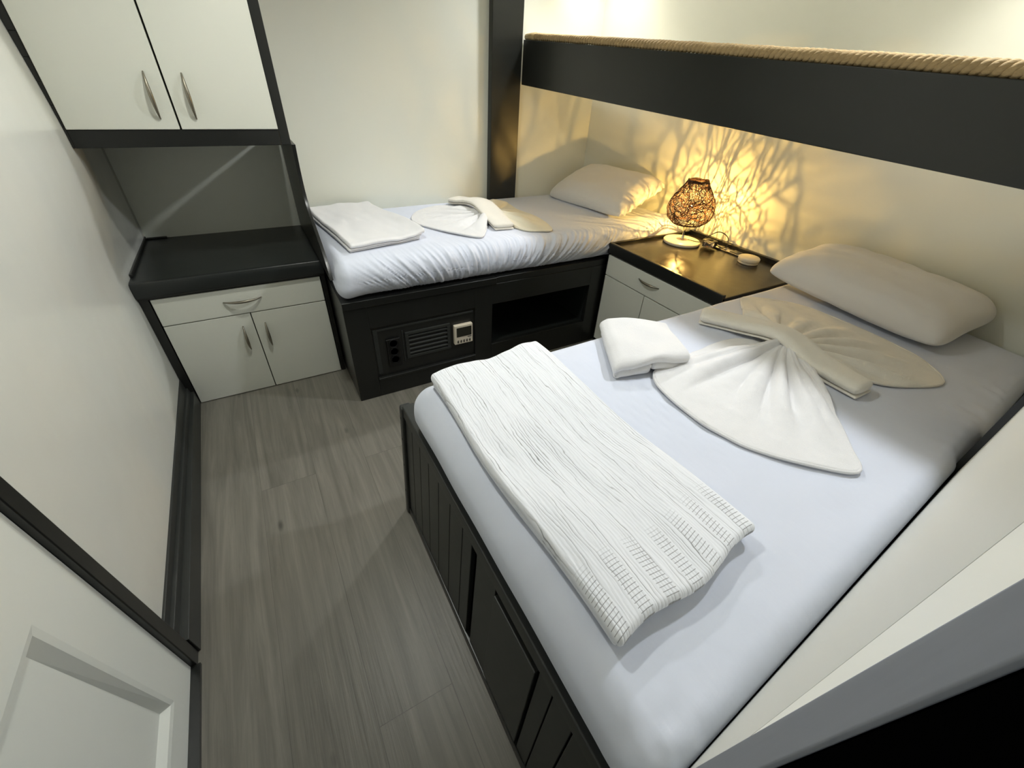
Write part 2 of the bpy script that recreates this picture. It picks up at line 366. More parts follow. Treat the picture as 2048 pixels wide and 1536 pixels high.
# left wall: dark upright jamb and the white panelled door beyond it
mb = MB(); mb.hexa([(-.56, .805, 0), (-.468, .805, 0), (-.468, .846, 0), (-.56, .846, 0),
                    (-.56, .655, CEIL), (-.468, .655, CEIL), (-.468, .685, CEIL), (-.56, .685, CEIL)])
struct('trim_2', mb, DARK, bevel=.003)
door = MB()
X0, X1 = -.53, -.482
def dy(z): return .805-.150*z/CEIL
def dslab(mbx, ya, yb, za, zb, x0=X0, x1=X1, fa=None, fb=None):
    """door member; the far side may follow the leaning jamb"""
    A = fa or (lambda z: ya); B = fb or (lambda z: yb)
    mbx.hexa([(x0, A(za), za), (x1, A(za), za), (x1, B(za), za), (x0, B(za), za), (x0, A(zb), zb), (x1, A(zb), zb), (x1, B(zb), zb), (x0, B(zb), zb)])
pi = lambda z: .697-.07*z/.62
de = lambda z: dy(z)-.001
dslab(door, 0, 0, .012, 1.98, fa=pi, fb=de)                       # far stile
dslab(door, -.12, -.02, .012, 1.98)
dslab(door, -.02, 0, .012, .1, fb=pi); dslab(door, -.02, 0, .62, .78, fb=pi); dslab(door, -.02, 0, 1.86, 1.98, fb=pi)
d1 = struct('door_1', door, DOORW)
pm = MB()
for za, zb in ((.1, .62), (.78, 1.86)):
    q = lambda z: pi(z)
    # recessed field with a sloping moulding around it
    ya = -.02
    def ring(in0, x_in, in1, x_out):
        o = [(x_out, ya+in1, za+in1), (x_out, q(za)-in1, za+in1), (x_out, q(zb)-in1, zb-in1), (x_out, ya+in1, zb-in1)]
        i = [(x_in, ya+in0, za+in0), (x_in, q(za)-in0, za+in0), (x_in, q(zb)-in0, zb-in0), (x_in, ya+in0, zb-in0)]
        pm.add(o+i, [(k, (k+1) % 4, 4+(k+1) % 4, 4+k) for k in range(4)])
    ring(.012, X1-.002, 0, X1); ring(.030, X1-.016, .012, X1-.002)
    pm.add([(X1-.016, ya+.03, za+.03), (X1-.016, q(za)-.03, za+.03), (X1-.016, q(zb)-.03, zb-.03), (X1-.016, ya+.03, zb-.03)], [(0, 1, 2, 3)])
pp_ = pm.build('door_panel', DOORW, d1)
# skirting along the left wall
mb = MB(); mb.hexa([(-.53, .846, 0), (-.462, .846, 0), (-.479, 2.09, 0), (-.53, 2.09, 0), (-.53, .846, .075), (-.466, .846, .075), (-.483, 2.09, .075), (-.53, 2.09, .075)])
mb.hexa([(-.53, .846, .075), (-.488, .846, .075), (-.496, 2.09, .075), (-.53, 2.09, .075), (-.53, .846, .1), (-.492, .846, .1), (-.500, 2.09, .1), (-.53, 2.09, .1)])
mb.hexa([(-.53, .846, .1), (-.503, .846, .1), (-.507, 2.09, .1), (-.53, 2.09, .1), (-.53, .846, .118), (-.508, .846, .118), (-.510, 2.09, .15), (-.53, 2.09, .15)])
struct('baseboard_left', mb, DARKM, bevel=.002)
mb = MB(); mb.hexa([(-.53, -.15, 0), (-.452, -.15, 0), (-.460, .805, 0), (-.53, .805, 0), (-.53, -.15, .011), (-.452, -.15, .011), (-.460, .805, .011), (-.53, .805, .011)])
struct('trim_3', mb, DARK)
# dark posts carrying the bunk rail
struct('trim_4', MB().box(1.352, 1.545, 2.618, 2.665, .55, CEIL), BEAM, bevel=.004)
mb = MB(); mb.prism([(1.36, neary(1.36)-.01), (1.36, .064), (1.56, .073), (1.56, neary(1.56)-.01)][::-1], 'z', 0, CEIL)
struct('trim_5', mb, DARK)

# ------------------------------------------------------------------ ceiling spots
for i, (x, y, wt, cone, colr, aim) in enumerate(SPOTS):
    lab = ['white recessed ceiling spotlight above the far end of the upper bunk', 'white recessed ceiling spotlight above the near end of the upper bunk',
           'added recessed ceiling fill light over the floor aisle', 'small white recessed ceiling spotlight washing the corner wall above the bunk',
           'small white recessed ceiling spotlight washing the long wall above the bunk'][i]
    t = empty('ceiling_spotlight', (x, y, CEIL), lab, 'light')
    MB().lathe([(.040, -.001), (.042, -.008), (.055, -.008), (.058, -.001)], (x, y, CEIL), 32).build('trim_ring', METALW, t, smooth=True)
    MB().lathe([(0, -.003), (.039, -.003)], (x, y, CEIL), 24).build('lens', LENS, t)
    ld = bpy.data.lights.new('spot_light', 'SPOT'); ld.energy = wt; ld.spot_size = math.radians(cone); ld.spot_blend = .9
    ld.shadow_soft_size = .055; ld.color = colr
    lo = bpy.data.objects.new('spot_light', ld); COL.objects.link(lo); lo.parent = t; lo.location = (0, 0, -.03)
    if aim: lo.rotation_euler = (Vector(aim)-Vector((x, y, CEIL-.03))).to_track_quat('-Z', 'Y').to_euler()

# ------------------------------------------------------------------ cabinets at the left
def bow(mb, a, b, out, bulge=.026, wdt=.0065, n=18):
    """bow handle from a to b, bulging along out, tapered to both ends"""
    a = Vector(a); b = Vector(b); out = Vector(out); pts = []
    for i in range(n+1):
        t = i/n; pts.append(a.lerp(b, t)+out*(bulge*math.sin(math.pi*t)**.75))
    mb.tube(pts, lambda t: wdt*(.35+.65*math.sin(math.pi*t)), 8)
    return mb
lc = empty('base_cabinet', (-.16, 2.38, 0), 'white low cabinet with one drawer, two doors and a black worktop in the left corner', 'cabinet')
mb = MB(); mb.box(-.514, -.482, 2.09, 2.66, 0, .545).box(.181, .2, 2.09, 2.66, 0, .545).box(-.482, .181, 2.112, 2.66, 0, .545).box(-.514, .2, 2.085, 2.15, .545, .56)
mb.build('carcass', DARK, lc, bevel=.001)
mb = MB(); mb.prism([(2.075, .556), (2.068, .566), (2.066, .606), (2.074, .622), (2.09, .625), (2.66, .625), (2.66, .556)], 'x', -.514, .2)
mb.build('worktop', TOPL, lc, bevel=.002)
mb = MB(); mb.box(-.514, -.503, 2.14, 2.655, .625, .640).box(-.503, -.42, 2.642, 2.657, .625, .633)
mb.build('worktop_lip', DARK, lc, bevel=.003)
bdr = MB().box(-.477, .177, 2.086, 2.108, .421, .543).build('drawer', CABW, lc, bevel=.003)
bow(MB(), (-.235, 2.086, .487), (-.085, 2.086, .487), (0, -1, 0)).build('handle', HANDLE, bdr, smooth=True)
for x0, x1, hx in ((-.477, -.151, -.196), (-.147, .177, -.104)):
    d = MB().box(x0, x1, 2.088, 2.108, .004, .417).build('door', CABW, lc, bevel=.002)
    bow(MB(), (hx, 2.088, .235), (hx, 2.088, .36), (0, -1, 0)).build('handle', HANDLE, d, smooth=True)
uc = empty('wall_cupboard', (-.16, 2.38, 1.09), 'white two door wall cupboard in a black frame hung over the left worktop', 'cupboard')
mb = MB(); mb.box(-.474, .185, 2.115, 2.66, 1.1, CEIL-.001)
mb.build('carcass', DARK, uc)
mb = MB(); sx = lambda z: leftx(2.09, z)+.0008
for za, zb_ in zip([1.09+i*.06 for i in range(9)]+[1.63], [1.15+i*.06 for i in range(8)]+[1.63, CEIL-.001]):
    mb.hexa([(sx(za), 2.085, za), (-.470, 2.085, za), (-.470, 2.115, za), (sx(za), 2.115, za), (sx(zb_), 2.085, zb_), (-.470, 2.085, zb_), (-.470, 2.115, zb_), (sx(zb_), 2.115, zb_)])
mb.box(.153, .187, 2.085, 2.13, 1.09, CEIL-.001).box(-.470, .153, 2.085, 2.13, 1.09, 1.143).box(-.470, .153, 2.085, 2.13, 1.95, CEIL-.001)
mb.build('face_frame', DARK, uc, bevel=.002)
for x0, x1, hx in ((-.469, -.162, -.207), (-.156, .152, -.102)):
    d = MB().box(x0, x1, 2.08, 2.112, 1.144, 1.949).build('door', CABW, uc, bevel=.002)
    bow(MB(), (hx, 2.08, 1.176), (hx, 2.08, 1.308), (0, -1, 0)).build('handle', HANDLE, d, smooth=True)
# curved black divider between niche and bed
prof = [(2.66, .63), (2.66, 1.089), (2.105, 1.089), (2.118, 1.05)] + [(y, z) for y, z in ((2.130, 1.0), (2.134, .95), (2.130, .91), (2.118, .88), (2.095, .846), (2.05, .812), (1.99, .78), (1.92, .742), (1.86, .70), (1.82, .66), (1.80, .63))]
mb = MB(); mb.prism(prof, 'x', .190, .2035)
mb.build('divider_panel', DARK, bevel=.0015, label='black curved divider panel between the worktop niche and the single bed', cat='panel')

# ------------------------------------------------------------------ single bed
sb = empty('single_bed', (1.2, 2.2, 0), 'black boxed single bed base under the far wall with vent panel and open cubby', 'bed')
FY = 1.77
mb = MB()
for b in ((.208, .31, 0, .5), (.84, .94, 0, .5), (1.58, 1.672, 0, .5), (.31, .84, .39, .5), (.94, 1.58, .39, .5), (.31, .84, 0, .11), (.94, 1.58, 0, .15)):
    mb.box(b[0], b[1], FY, FY+.025, b[2], b[3])
mb.build('front_frame', DARK, sb, bevel=.0015)
MB().box(.208, .96, FY-.006, FY+.03, .5, .535).build('top_rail', DARK, sb, bevel=.003)
MB().box(.96, 1.672, FY+.001, FY+.03, .5, .535).build('top_rail', DARK, sb, bevel=.003)
MB().box(.31, .84, FY-.010, FY+.012, .100, .112).build('ledge', DARK, sb, bevel=.003)
mb = MB(); mb.box(.208, .228, FY+.025, 2.66, 0, .535).box(.228, 2.12, 2.63, 2.66, 0, .5).box(.228, 2.10, FY+.03, 2.66, .5, .535).box(1.672, 2.2, FY, FY+.02, 0, .5)
mb.build('carcass', DARK, sb)
pn = MB().box(.31, .84, FY+.008, FY+.02, .11, .39).build('inset_panel', DARK, sb)
mb = MB(); mb.box(.318, .338, FY+.004, FY+.01, .13, .375).box(.338, .83, FY+.004, FY+.01, .365, .375)
mb.box(.452, .458, FY+.004, FY+.01, .17, .345)
mb.build('moulding', DARKM, pn, bevel=.001)
ou = MB().box(.372, .438, FY-.004, FY+.009, .158, .315).build('power_outlet', BLACKP, sb, bevel=.004)
for z in (.2, .245, .29):
    mb = MB(); mb.lathe([(.0, 0), (.018, 0), (.020, .004), (.024, .004), (.024, 0)], (.405, FY-.004, z), 20, Matrix.Rotation(math.radians(90), 3, 'X'))
    mb.build('socket', SCREW, ou, smooth=True)
mb = MB(); mb.box(.466, .70, FY-.002, FY+.009, .318, .332).box(.466, .70, FY-.002, FY+.009, .186, .2).box(.466, .482, FY-.002, FY+.009, .2, .318).box(.684, .70, FY-.002, FY+.009, .2, .318)
gr = mb.build('vent_grille', DARKM, sb, bevel=.001)
MB().box(.482, .684, FY+.0065, FY+.0078, .2, .318).build('vent_backing', VOID, gr)
for k in range(5):
    mb = MB(); z = .208+k*.0235; mb.hexa([(.482, FY-.001, z), (.684, FY-.001, z), (.684, FY+.006, z+.006), (.482, FY+.006, z+.006), (.482, FY-.001, z+.006), (.684, FY-.001, z+.006), (.684, FY+.006, z+.010), (.482, FY+.006, z+.010)])
    mb.build('slat', DARKM, gr)
mb = MB(); mb.box(.942, 1.578, FY+.025, 2.3, .13, .15).box(.942, 1.578, 2.29, 2.3, .15, .41).box(.93, .942, FY+.025, 2.3, .13, .41).box(1.578, 1.59, FY+.025, 2.3, .13, .41).box(.93, 1.59, FY+.025, 2.3, .40, .41)
mb.build('cubby', TOPL, sb)
# wall controller: its own thing mounted on the panel
th = empty('climate_controller', (.769, FY, .205), 'small cream climate control panel with grey screen mounted on the black bed base', 'controller')
MB().box(.718, .82, FY-.014, FY+.009, .205, .315).build('housing', PLAST, th, bevel=.004)
MB().box(.729, .812, FY-.0155, FY-.013, .250, .302).build('screen', SCREEN, th)
mb = MB()
for k in range(5):
    x = .731+k*.0166; mb.box(x, x+.010, FY-.0148, FY-.013, .221, .2245).box(x+.001, x+.0045, FY-.0148, FY-.013, .214, .2195).box(x+.0058, x+.009, FY-.0148, FY-.013, .213, .2195).box(x+.002, x+.009, FY-.0148, FY-.013, .2265, .229)
mb.box(.790, .811, FY-.0148, FY-.013, .2405, .2445)
mb.build('button_row', BUTTON, th)
# mattress with a tight wrinkled sheet
def single_warp(p, n, uv):
    x, y, z = p
    fr = max(0, -n.y); tp = max(0, n.z)
    h = smoothstep(.54, .70, z)
    # gathered folds fanning down the front
    a = x*26+(.70-z)*36*math.sin((x-.9)*2.2); dens = smoothstep(.22, .5, x)*(1-.5*smoothstep(1.2, 1.7, x))
    r1 = 1-min(1, abs(fbm(a*1.3, z*4, 3))*5); r2 = 1-min(1, abs(fbm(a*2.3+7, z*5, 5))*4)
    f = max(r1, 0)*(.5+.8*max(0, fbm(x*3, z*3, 9)+.35))+.45*max(r2, 0)+.5*fbm(a*.5, z*3, 2)
    y2 = y-(.0125*f*dens)*min(1, fr*1.4)-.004*fr*math.sin(x*5)
    z2 = z+tp*(.004*fbm(x*4, y*4)+.0035*f*dens*smoothstep(1.95, 1.80, y))
    if n.z < -.3 or z < .56: z2 += -.006*smoothstep(.3, .9, x)*0
    xe = 2.288-(y-FY)*(2.288-2.118)/(2.66-FY)
    t = (x-.214)/(2.288-.214); x2 = .214+t*(xe-.214)
    kc = smoothstep(.64, .545, z)*smoothstep(.34, .22, x)*smoothstep(1.95, 1.80, y); y2 -= .018*kc; x2 -= .014*kc; z2 -= .003*kc
    # side at the foot bulges a little
    x2 -= max(0, -n.x)*.006*math.sin((z-.54)*20)
    return (x2, y2, z2)
mb = MB(); mb.rbox((.214, FY-.012, .537), (2.288, 2.655, .697), (.05, .085, .075), (460, 40, 14), single_warp, 9)
mb.build('mattress', SHEET, smooth=True, label='white sheeted single mattress with gathered wrinkles along its front, on the black bed base', cat='mattress')

# ------------------------------------------------------------------ pillows
def pillow(name, M, L, W, H, label, n=40, frill=0, seed=0, dent=0):
    mb = MB(); idx = {}
    def P(i, j, side):
        u = -1+2*i/n; v = -1+2*j/n
        u = math.sin(u*math.pi/2); v = math.sin(v*math.pi/2)
        e = (max(0, 1-abs(u)**4)*max(0, 1-abs(v)**3.2))**.5; cp = 1-.09*(u*u*v*v)**2.5
        bx = 1-.05*(1-v*v)*abs(u)**6; by = 1-.07*(1-u*u)*abs(v)**6   # seams pulled in between the corners
        x = u*L/2*bx*cp; y = v*W/2*by*cp
        h = H/2*e*(1+.12*fbm(u*1.5+seed, v*1.5, seed)+.08*fbm(u*5+seed, v*5, 2))
        if side < 0: z = -h*.62
        else: z = h*1.38-dent*math.exp(-((u)**2*3+(v)**2*3))*e
        if frill and u > .93:
            t = (u-.93)/.07; z += frill*t*(math.sin(v*26)*.5+fbm(v*9, seed)*.9)
        return M @ Vector((x, y, z))
    for i in range(n+1):
        for j in range(n+1):
            for sd in (1, -1):
                rim = i in (0, n) or j in (0, n)
                if rim and sd == -1: idx[(i, j, -1)] = idx[(i, j, 1)]; continue
                idx[(i, j, sd)] = len(mb.v); mb.v.append(P(i, j, sd))
    for i in range(n):
        for j in range(n):
            mb.f.append((idx[(i,j,1)], idx[(i+1,j,1)], idx[(i+1,j+1,1)], idx[(i,j+1,1)]))
            mb.f.append((idx[(i,j,-1)], idx[(i,j+1,-1)], idx[(i+1,j+1,-1)], idx[(i+1,j,-1)]))
    return mb.build(name, PILLOW, smooth=True, label=label, cat='pillow')
def frame(c, xa, za):
    xa = Vector(xa).normalized(); za = Vector(za).normalized(); ya = za.cross(xa).normalized(); za = xa.cross(ya)
    M = Matrix.Identity(4)
    for i in range(3): M[i][0] = xa[i]; M[i][1] = ya[i]; M[i][2] = za[i]; M[i][3] = c[i]
    return M
pillow('pillow', frame((2.085, .650, .722), (-.05, -1, -.03), (-.10, 0, 1)), .70, .42, .155,
       'plump white pillow at the head of the large bed', seed=3)
pillow('pillow', frame((1.985, 2.235, .785), (.12, -1, .02), (-.36, -.03, 1)), .68, .44, .13,
       'white pillow with a loose open end leaning in the lamplight on the single bed', seed=9, frill=.018)

# ------------------------------------------------------------------ nightstand between the beds
ns = empty('nightstand', (2.0, 1.39, 0), 'low white nightstand with a glossy black top in the corner between the beds', 'nightstand')
NX = 1.668
MB().box(NX+.02, 2.325, 1.0, 1.752, 0, .575).build('carcass', DARK, ns)
MB().box(NX-.006, 2.322, .995, 1.756, .578, .618).build('top', TOPD, ns, bevel=.004)
mb = MB(); mb.box(NX-.010, NX+.012, .995, 1.756, .575, .634).box(NX+.012, 2.325, 1.740, 1.756, .60, .634).box(2.300, 2.326, .995, 1.75, .60, .640)
mb.build('raised_edge', DARK, ns, bevel=.004)
dr = MB().box(NX-.002, NX+.02, 1.01, 1.746, .452, .567).build('drawer', CABW, ns, bevel=.003)
bow(MB(), (NX-.002, 1.345, .523), (NX-.002, 1.49, .523), (-1, 0, 0), .022).build('handle', HANDLE, dr, smooth=True)
for y0, y1, hy in ((1.43, 1.746, 1.46), (1.01, 1.426, 1.39)):
    d = MB().box(NX-.001, NX+.02, y0, y1, .03, .447).build('door', CABW, ns, bevel=.002)
    bow(MB(), (NX-.001, hy, .12), (NX-.001, hy, .25), (-1, 0, 0), .02).build('handle', HANDLE, d, smooth=True)
mb = MB().box(NX+.001, NX+.02, 1.747, 1.754, 0, .575); mb.build('side_stile', DARK, ns)

# ------------------------------------------------------------------ table lamp
LX, LY, LZ = 2.10, 1.63, .618
tl = empty('table_lamp', (LX, LY, LZ), 'lit table lamp with round woven brown vine shade on the nightstand', 'lamp')
MB().lathe([(0, 0), (.098, 0), (.103, .004), (.103, .013), (.098, .018), (.03, .021), (0, .021)], (LX, LY, LZ), 48).build('base', WHITEP, tl, smooth=True)
MB().lathe([(.013, .02), (.008, .028), (.006, .05), (.006, .112), (.010, .115), (.0105, .120), (.0105, .148), (0, .149)], (LX, LY, LZ), 20).build('stem', CHROME, tl, smooth=True)
bl = MB(); bl.lathe([(0, 0), (.002, .001), (.0028, .006), (.002, .013), (0, .015)], (LX, LY, LZ+.200), 16)
bl.build('bulb', BULB, tl, smooth=True)
SP = [(.000, .082), (.012, .100), (.035, .119), (.07, .128), (.105, .123), (.14, .106), (.17, .085), (.195, .067), (.212, .056), (.222, .055)]
SZ = LZ+.112
def shade_r(h): return interp(h, SP)
sh = MB(); rnd = random.Random(11)
def on_shade(a, h, k=0): 
    r = shade_r(h)*(1+.05*math.sin(2*a+1))+k; return (LX+r*math.cos(a), LY+r*math.sin(a), SZ+h)
for q in range(185):        # wandering vine strands
    a = rnd.uniform(0, 6.283); h = rnd.uniform(.0, .2); ang = rnd.uniform(0, 6.283); k = rnd.uniform(-.003, .003); pts = []
    for i in range(rnd.randint(16, 34)):
        pts.append(on_shade(a, h, k+.0015*math.sin(i)))
        ang += rnd.uniform(-.6, .6)
        a += .010*math.cos(ang)/max(shade_r(h), .05); h += .010*math.sin(ang)
        if h < .0: h = .0; ang = -ang
        if h > .215: h = .215; ang = -ang
    sh.tube(pts, rnd.uniform(.0008, .0018), 5)
for h0, rr in ((.0, .0032), (.005, .0028), (.217, .0035), (.211, .003), (.222, .0026)):
    sh.tube([on_shade(i*6.2832/48, max(0, h0+.002*math.sin(5*i*.13+h0*99))) for i in range(49)], rr, 5)
shade = sh.build('lamp_shade', VINE, tl, smooth=True)
# cable, plug and socket plate behind the lamp
sp = empty('socket_plate', (2.24, 1.43, .618), 'flat chrome socket plate let into the back of the nightstand top', 'socket')
MB().box(2.215, 2.285, 1.33, 1.52, .618, .626).build('plate', CHROME, sp, bevel=.002)
MB().box(2.225, 2.275, 1.345, 1.395, .626, .628).build('socket', BLACKP, sp)
ad = empty('power_adapter', (2.2, 1.5, .618), 'dark plug with clear adapter lying behind the lamp base', 'adapter')
MB().rbox((2.165, 1.475, .628), (2.215, 1.545, .660), .006, (2, 2, 2)).build('plug_body', BLACKP, ad, smooth=True)
MB().rbox((2.11, 1.455, .639), (2.158, 1.50, .665), .005, (2, 2, 2)).build('clear_housing', CLEAR, ad, smooth=True)
mb = MB(); mb.tube(crom([(2.19, 1.545, .645), (2.23, 1.57, .65), (2.27, 1.53, .69), (2.28, 1.47, .675), (2.25, 1.44, .635), (2.22, 1.47, .632), (2.19, 1.50, .662), (2.14, 1.54, .645), (2.11, 1.60, .645)], 8), .0028, 6)
mb.build('lamp_cable', BLACKP, smooth=True, label='thin dark cable looping behind the table lamp', cat='cable')
rb = empty('round_box', (2.185, 1.25, .618), 'small round white lidded box beside the pillow on the nightstand', 'box')
MB().lathe([(0, 0), (.046, 0), (.05, .003), (.05, .014)], (2.185, 1.25, .618), 40).build('body', WHITEP, rb, smooth=False)
MB().lathe([(.052, .013), (.053, .015), (.053, .027), (.049, .032), (0, .033)], (2.185, 1.25, .618), 40).build('lid', WHITEP, rb, smooth=True)

# ------------------------------------------------------------------ upper bunk rail, deck and rope
def zt(y): return 1.383+.0515*y
def zb(y): return 1.186+.0472*y
ub = empty('upper_bunk', (1.95, 1.35, 1.2), 'charcoal painted upper bunk with a deep front rail running over the beds', 'bunk')
ya, yb = .072, 2.64
mb = MB(); mb.hexa([(1.562, ya, zb(ya)), (1.602, ya, zb(ya)), (1.602, yb, zb(yb)), (1.562, yb, zb(yb)), (1.562, ya, zt(ya)), (1.602, ya, zt(ya)), (1.602, yb, zt(yb)), (1.562, yb, zt(yb))])
mb.build('front_rail', BEAM, ub, bevel=.003)
mb = MB(); mb.add([(1.602, .13, zb(.13)+.05), (2.2, .13, zb(.13)+.05), (2.25, 1.0, zb(1)+.05), (2.25, 1.8, zb(1.8)+.05), (2.10, 2.64, zb(2.64)+.05), (1.602, 2.64, zb(2.64)+.05),
                   (1.602, .13, zb(.13)+.08), (2.2, .13, zb(.13)+.08), (2.25, 1.0, zb(1)+.08), (2.25, 1.8, zb(1.8)+.08), (2.10, 2.64, zb(2.64)+.08), (1.602, 2.64, zb(2.64)+.08)],
                  [(5, 4, 3, 2, 1, 0), (6, 7, 8, 9, 10, 11)]+[(i, (i+1) % 6, 6+(i+1) % 6, 6+i) for i in range(6)])
mb.build('deck', CEILM, ub)
# rope: three strands laid in a tight helix along the rail
rp = empty('rope', (1.583, 1.35, 1.45), 'thick twisted beige jute rope laid along the top of the bunk rail', 'rope')
RL = yb-.10-ya; pitch = .058; R1 = .0080; R2 = .0104
for s in range(3):
    mb = MB(); pts = []; n = int(RL/pitch*22)
    for i in range(n+1):
        y = ya+.005+RL*i/n; a = 2*math.pi*(y/pitch)+s*2*math.pi/3
        k = 1.12-.18*(y/2.6)
        pts.append((1.582+R1*k*math.cos(a), y, zt(y)+.0165+R1*k*math.sin(a)+.001*fbm(y*9, 1)))
    mb.tube(pts, lambda t: R2*(1.1-.15*t)*(1+.05*math.sin(t*900)), 8)
    mb.build('strand', ROPEM, rp, smooth=True)
mb = MB(); mb.tube([(1.582, yb-.10, zt(yb)+.012), (1.582, yb-.05, zt(yb)+.013), (1.582, yb-.002, zt(yb)+.012)], lambda t: .019-.004*t, 14)
mb.build('end_wrap', ROPEC, rp, smooth=True)

# ------------------------------------------------------------------ large bed
lb = empty('double_bed', (1.2, .5, 0), 'charcoal boarded base of the large bed with plank front and top rail', 'bed')
def bx(z): return .207+.029*z/.51
YF = 1.047
def board(mb, y0, y1, z0, z1, t=.016, off=0):
    mb.hexa([(bx(z0)+off, y0, z0), (bx(z0)+off+t, y0, z0), (bx(z0)+off+t, y1, z0), (bx(z0)+off, y1, z0),
             (bx(z1)+off, y0, z1), (bx(z1)+off+t, y0, z1), (bx(z1)+off+t, y1, z1), (bx(z1)+off, y1, z1)])
yy = [1.018, .955, .885, .812, .735, .655, .575, .522]
mb = MB()
for a, b in zip(yy, yy[1:]): board(mb, b+.0015, a-.0015, .03, .47, .014, .004)
mb.build('plank_panel', DARKM, lb, bevel=.002)
mb = MB()
for a, b in ((.496, .40), (.225, .18), (.18, .12), (.12, .03)): board(mb, b+.0015, a-.0015, .03, .47, .014, .004)
mb.build('plank_panel', DARKM, lb, bevel=.002)
mb = MB(); board(mb, .229, .397, .05, .445, .016, -.002)
mb.build('hatch_door', DARKM, lb, bevel=.002)
mb = MB(); board(mb, -.005, 1.02, 0, .03, .02, 0); mb.build('kick_strip', DARK, lb, bevel=.002)
mb = MB(); mb.hexa([(bx(.47)-.001, -.005, .47), (.275, -.005, .47), (.275, 1.03, .47), (bx(.47)-.001, 1.03, .47), (bx(.51)-.001, -.005, .512), (.275, -.005, .512), (.275, 1.03, .512), (bx(.51)-.001, 1.03, .512)])
mb.build('top_rail', DARKM, lb, bevel=.004)
mb = MB(); board(mb, 1.019, YF, 0, .505, .035, -.006)
pst = mb.build('corner_post', DARKM, lb, bevel=.006)
for z in (.12, .25, .37, .46):
    mb = MB(); mb.lathe([(0, -.002), (.0035, -.002), (.004, 0)], (bx(z)-.007, 1.033, z), 10, Matrix.Rotation(math.radians(-90), 3, 'Y'))
    mb.build('screw', SCREW, pst)
mb = MB(); mb.box(.27, 1.655, 1.0, 1.02, 0, .50); mb.build('side_panel', DARK, lb)
mb = MB(); mb.hexa([(.245, 0.0, .03), (2.2, .13, .03), (2.28, .985, .03), (.245, 1.0, .03), (.28, 0.0, .49), (2.2, .13, .49), (2.28, .985, .49), (.28, 1.0, .49)])
mb.build('carcass', VOID, lb)
# mattress in a fitted sheet
def big_warp(p, n, uv):
    x, y, z = p
    u = (x-.25)/2.0; v = y            # v 0..1 near->far
    y0 = neary(.25+2.0*u)+.003+.006*u; y1 = .935+.032*u
    y2 = y0+(y1-y0)*v
    xe = wallx(y2)-.012; x2 = .25+(xe-.25)*u
    tp = max(0, n.z); sd = max(0, -n.x); nr = max(0, -n.y)
    z2 = z+tp*(.004*fbm(x*3, y*3)+.0022*fbm(x*9+y*5, y*14-x*3, 2))
    # creases close to the near side by the pillow and at the lower near corner
    cr = math.exp(-((u-.72)/.14)**2)*math.exp(-((v-.02)/.10)**2)
    z2 += tp*.007*cr*fbm(x*40, y*14)
    cc = math.exp(-(u/.07)**2)*math.exp(-(v/.08)**2); z2 += .008*cc*fbm(x*34, y*30)
    # diagonal tension creases by the small towel
    dc = math.exp(-((u-.27)/.06)**2)*math.exp(-((v-.58)/.12)**2)
    z2 += tp*.004*dc*math.sin((x*1.0+y*.25)*190)
    x2 -= sd*(.014*math.sin(math.pi*min(max((z-.5)/.15, 0), 1))+.003*fbm(y*5, z*5))
    x2 += sd*.012*smoothstep(.56, .50, z)
    y2 -= nr*.002
    return (x2, y2, z2)
mb = MB(); mb.rbox((.25, 0, .508), (2.25, 1, .652), (.045, .048, .05), (150, 90, 8), big_warp, 8)
mb.build('mattress', SHEET, smooth=True, label='wide white sheeted mattress on the large charcoal bed base', cat='mattress')

# ------------------------------------------------------------------ folded cloths
def quadmap(c, u, v):
    a = Vector(c[0]).lerp(Vector(c[1]), u); b = Vector(c[3]).lerp(Vector(c[2]), u); return a.lerp(b, v)
def quadcloth(name, m, corners, layers, wav, label, cat, n=(40, 60), group=None, bow_=None):
    """corners: near-left, near-right, far-right, far-left on the bed; layers: (z0, z1, inset u0,u1,v0,v1, radius)"""
    mb = MB()
    for li, (z0, z1, u0, u1, v0, v1, r) in enumerate(layers):
        def warp(p, nn, uv, z0=z0, z1=z1, li=li):
            u, v = p[0], p[1]
            if bow_: du, dv = bow_(u, v); 
            else: du, dv = 0, 0
            q = quadmap(corners, u+du, v+dv)
            return (q.x, q.y, p[2]+wav(u, v)*(1 if nn.z > -.2 else .0 if li == 0 else .8))
        k0 = len(mb.v)
        mb.rbox((u0, v0, z0), (u1, v1, z1), (r[0], r[1], min(r[2], (z1-z0)*.499)), (n[0], n[1], 1), warp, 4)
    return mb.build(name, m, smooth=True, label=label, cat=cat, group=group)
# ribbed bed cover on the large bed
def bwav(u, v): return .004*math.sin(v*7+u*2)+.006*fbm(u*3, v*4)+.003*fbm(u*9, v*3, 2)+.006*math.exp(-((v-.53)/.03)**2)*fbm(u*12, 1)+.010*smoothstep(.0, .10, v)*smoothstep(.3, .05, v)*0
def bbow(u, v): return (.035*math.sin(v*math.pi*1.0)*-.4+.012*math.sin(v*9), .010*math.sin(u*9))
quadcloth('blanket', BLANKET, [(.300, .135), (.672, .165), (.655, .935), (.290, .905)],
          [(.654, .668, .012, .985, .012, .99, (.02, .01, .006)), (.667, .694, 0, 1, 0, 1, (.03, .016, .013))],
          bwav, 'white ribbed cotton bed cover folded lengthwise at the foot of the large bed', 'blanket', (90, 150), bow_=bbow)
